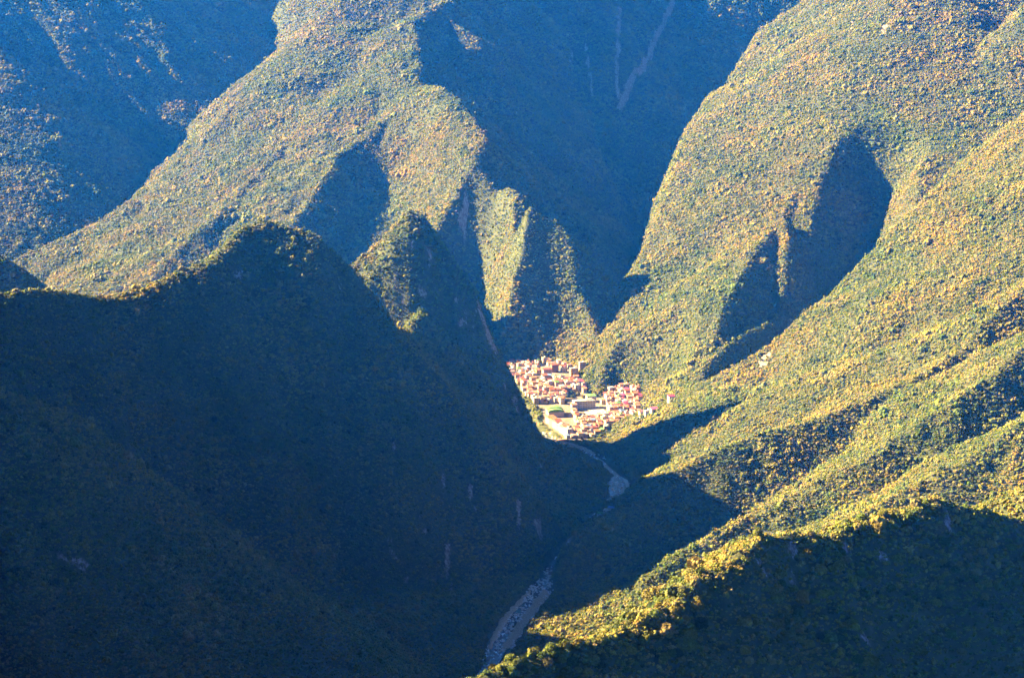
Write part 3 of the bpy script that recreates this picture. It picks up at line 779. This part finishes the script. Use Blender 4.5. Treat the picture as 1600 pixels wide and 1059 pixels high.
# market hall with vaulted green roof
x, y = tpt(868, 648)
e = bpy.data.objects.new('market_hall', None); scn.collection.objects.link(e); e.location = (x, y, ground_at(x, y)); e.rotation_euler = (0, 0, R(8))
e['label'] = 'market hall with big vaulted green roof near the river'; e['category'] = 'hall'; e['group'] = 'landmark buildings of the town'
bm = bmesh.new(); bbox(bm, -14, 14, -16, 16, -3, 8); obj_from_bm('wall', bm, M_WALL['cream'], e)
for k, (ya, yb, zz) in enumerate(((-16.5, -2, 0), (-1.5, 16.5, 1.2))):
    bm = bmesh.new(); n = 12; lo = []; hi = []
    for i in range(n + 1):
        a = math.pi * i / n
        p = (-14.8 * math.cos(a), 8.0 + zz + 4.6 * math.sin(a))
        lo.append((bm.verts.new((p[0], ya, p[1])), bm.verts.new((p[0], yb, p[1])))); hi.append((bm.verts.new((p[0] * 1.02, ya, p[1] + .35)), bm.verts.new((p[0] * 1.02, yb, p[1] + .35))))
    for i in range(n):
        bm.faces.new((hi[i][0], hi[i][1], hi[i + 1][1], hi[i + 1][0])); bm.faces.new((lo[i][0], lo[i + 1][0], lo[i + 1][1], lo[i][1]))
    bm.faces.new([a[0] for a in hi]); bm.faces.new([a[1] for a in hi][::-1])
    obj_from_bm('roof', bm, M_ROOF['green'], e)
# front row of apartment houses along the railway
fa, fb = tpt(855, 660), tpt(889, 683)
n = 6
cols_ = ['cream', 'yellow', 'cream', 'beige', 'cream', 'white']
what = ['first', 'second', 'third', 'fourth', 'fifth', 'last']
for k in range(n):
    t = (k + .5) / n
    x, y = fa[0] + (fb[0] - fa[0]) * t, fa[1] + (fb[1] - fa[1]) * t
    house(x + 3, y, 11, 19, 4 + (k % 2), cols_[k], ['terracotta', 'orange tile', 'rust red tin', 'white', 'terracotta', 'grey tin'][k], ['gable', 'shed', 'gable', 'flat', 'gable', 'flat'][k], R(21), 'row_house', True, 11.5 + (k % 3), '%s row house with %s roof, %s from the market hall along the railway' % (cols_[k], ['terracotta', 'orange', 'red', 'white', 'terracotta', 'grey'][k], what[k]), 'row of apartment houses along the railway')
ra, rb = tpt(848, 658), tpt(884, 686)
def band(name, off, width, mat, dz, label, cat, kind='structure'):
    dx, dy = rb[0] - ra[0], rb[1] - ra[1]; L = math.hypot(dx, dy); nx, ny = dy / L, -dx / L
    pts = [(ra[0] + nx * off, ra[1] + ny * off), (rb[0] + nx * off, rb[1] + ny * off), (rb[0] + nx * (off + width), rb[1] + ny * (off + width)), (ra[0] + nx * (off + width), ra[1] + ny * (off + width))]
    return ground_poly(name, pts, mat, kind, label, cat, dz)
band('railway_bed', -3, 15, M_EARTH, .3, 'rust red railway bed between the apartment row and the river', 'railway')
band('railway_track', 3.4, 1.6, M_PALE, .55, 'pale railway track along the rust red bed', 'railway')
# the other houses
LAND = [('the white school', tpt(914, 638)), ('the sandy ground', tpt(926, 643)), ('the market hall', tpt(868, 648)), ('the tall yellow block', tpt(898, 590)), ('the brick block', tpt(867, 581)), ('the railway row', tpt(880, 678)), ('the hillside trees', tpt(985, 620))]
def free(x, y, r):
    if town_out(np.array([x]), np.array([y]))[0] > 0: return False
    for a, b, c, d in RESERVED:
        if a - 2 < x < b + 2 and c - 3 < y < d + 3: return False
    rx = np.interp(y, [p[1] for p in RIVER], [p[0] for p in RIVER])
    if x < rx + 19: return False
    return all((x - fx) ** 2 + (y - fy) ** 2 > ((r + fr) * .72) ** 2 for fx, fy, fr in FOOTPRINTS)
USED = {}
def describe(x, y, wall, roof, rtype, storeys):
    best = min(LAND, key=lambda l: (l[1][0] - x) ** 2 + ((l[1][1] - y) * .6) ** 2)
    lx, ly = best[1]
    dx, dy = x - lx, y - ly
    rel = ('below' if dy < 0 else 'above') if abs(dy) * .35 > abs(dx) else ('left of' if dx < 0 else 'right of')
    far = 'just ' if math.hypot(dx, dy * .5) < 28 else ('' if math.hypot(dx, dy * .5) < 60 else 'well ')
    roof = roof.replace(' tin', '').replace(' tile', '').replace('faded ', '')
    return '%s %s house, %s %s roof, %s%s %s' % (['low', 'low', 'two-storey', 'three-storey', 'four-storey', 'five-storey'][storeys], wall, {'gable': 'pitched', 'shed': 'sloping', 'flat': 'flat'}[rtype], roof, far, rel, best[0])
rh = random.Random(5)
nh = 0
cu, su = math.cos(RT), math.sin(RT)
gy = 3165
while gy < 3830:
    gx = -60
    while gx < 275:
        x = gx + rh.uniform(-2.5, 2.5); y = gy + rh.uniform(-5, 5) + (gx * .3)
        gx += 10.2
        storeys = rh.choice([2, 2, 3, 3, 3, 4, 4])
        w, d = rh.uniform(6.5, 10.5), rh.uniform(7, 11.5)
        if not free(x, y, max(w, d) * .5): continue
        wall = rh.choice(['cream', 'white', 'white', 'pink', 'pink', 'brick', 'beige', 'cream', 'grey', 'yellow'])
        roof = rh.choice(['orange tile', 'orange tile', 'rust red tin', 'rust red tin', 'faded pink tin', 'faded pink tin', 'terracotta', 'terracotta', 'white', 'white', 'grey tin', 'green' if rh.random() < .5 else 'white', 'blue' if rh.random() < .4 else 'terracotta', 'magenta' if rh.random() < .35 else 'rust red tin'])
        rtype = rh.choice(['gable', 'gable', 'shed', 'shed', 'flat']) if roof != 'white' else 'flat'
        lab = describe(x, y, wall, roof, rtype, storeys)
        random.seed(nh)
        house(x, y, w, d, storeys, wall, roof, rtype, RT + R(rh.gauss(0, 6)), 'house', False, None, lab)
        nh += 1
    gy += 17.5
print('houses', nh)
# houses climbing the foot of the wooded spur at the right of the town
for k, (px, py) in enumerate([(958, 622), (966, 618), (975, 614), (984, 611), (993, 615), (990, 622), (980, 624), (970, 628), (962, 634), (976, 634), (986, 633), (995, 632), (1003, 650), (1012, 651), (1022, 652), (1048, 652)]):
    hx, hy, hz = hit(px, py, 3200)
    random.seed(900 + k)
    wall = ['white', 'pink', 'white', 'white', 'cream', 'pink', 'brick', 'white', 'cream', 'white', 'brick', 'pink', 'white', 'cream', 'white', 'white'][k]
    roof = ['faded pink tin', 'white', 'orange tile', 'white', 'terracotta', 'white', 'rust red tin', 'faded pink tin', 'white', 'terracotta', 'white', 'orange tile', 'rust red tin', 'white', 'magenta', 'magenta'][k]
    if not all((hx - fx) ** 2 + (hy - fy) ** 2 > 60 for fx, fy, fr in FOOTPRINTS): continue
    place = 'on the terrace under the wooded spur' if k < 12 else ('past the terrace' if k < 15 else 'alone among dark trees right of the town')
    house(hx, hy, 10 + k % 3, 10, 3 + k % 2, wall, roof, 'flat' if roof == 'white' else ('gable' if k % 2 else 'shed'), R(16), 'house', False, None, '%s house with %s roof %s' % (wall, roof, place) + ('' if k < 12 or k == 15 else ', %s from the river' % ['nearest', 'second', 'third'][k - 12]), z=hz)
# sheds by the lower river
for k, (px, py, roof, lab) in enumerate([(938, 806, 'green', 'small shed with green roof beside the dark river'), (948, 801, 'white', 'small white-roofed shed beside the dark river'), (955, 796, 'blue', 'small shed with blue roof above the dark river')]):
    hx, hy, hz = hit(px, py, 2300)
    house(hx, hy, 8, 6, 1, 'white', roof, 'shed', R(-25), 'shed', False, 3.2, lab, 'sheds by the lower river', z=hz, cat='shed')
# pale retaining wall and road above the river bend
def ribbon(name, pix, w, mat, label, cat, lift):
    pts = [hit(*p, 2300) for p in pix]
    strip(name, [(p[0], p[1]) for p in pts], mat, 'structure', label, cat, lambda X, Y, k: sample(GH, X.ravel(), Y.ravel()).reshape(X.shape) + lift, sides=(w / 2, w / 2), step=4.0, cols=2)
ribbon('road', [(953, 738), (965, 744), (978, 751), (993, 760)], 5.0, M_PALE, 'pale road edge above the river bend below the town', 'road', .9)
ribbon('street', [(946, 628), (953, 634), (962, 641)], 6.0, M_SAND, 'pale street climbing past the terrace houses', 'street', .5)
# dark trees among the houses
for k in range(34):
    for tr in range(30):
        px, py = rh.choice([(rh.uniform(885, 905), rh.uniform(592, 622)), (rh.uniform(905, 940), rh.uniform(600, 622)), (rh.uniform(840, 1000), rh.uniform(590, 680))])
        hx, hy, hz = hit(px, py, 3150)
        if all((hx - fx) ** 2 + (hy - fy) ** 2 > (fr + 2.5) ** 2 for fx, fy, fr in FOOTPRINTS) and town_out(np.array([hx]), np.array([hy]))[0] < 25: break
    single_tree('town_tree', hx, hy, hz, rh.uniform(2.4, 4.2), 'dark leafy tree growing between houses of the town', 'trees among the houses', k)


# ------------------------------------------------------------------ the air
def haze(density):
    bm = bmesh.new(); bmesh.ops.create_cube(bm, size=1.0)
    me = bpy.data.meshes.new('haze'); bm.to_mesh(me); bm.free()
    o = bpy.data.objects.new('haze', me); scn.collection.objects.link(o)
    z1 = max(float(GH.max()), CAMZ) + 60
    o.location = (0, 3800, (z1 - 80) / 2); o.scale = (4400, 8400, z1 + 80)
    m = bpy.data.materials.new('air'); m.use_nodes = True
    nt = m.node_tree.nodes; nt.clear()
    out = nt.new('ShaderNodeOutputMaterial'); v = nt.new('ShaderNodeVolumePrincipled')
    v.inputs['Color'].default_value = (.01, .20, 1.0, 1); v.inputs['Absorption Color'].default_value = (1, 1, 1, 1); v.inputs['Density'].default_value = density; v.inputs['Anisotropy'].default_value = .25
    m.node_tree.links.new(v.outputs[0], out.inputs['Volume'])
    me.materials.append(m)
    o['kind'] = 'stuff'; o['label'] = 'thin blue haze filling the valley air'; o['category'] = 'haze'
haze(2.5e-5)
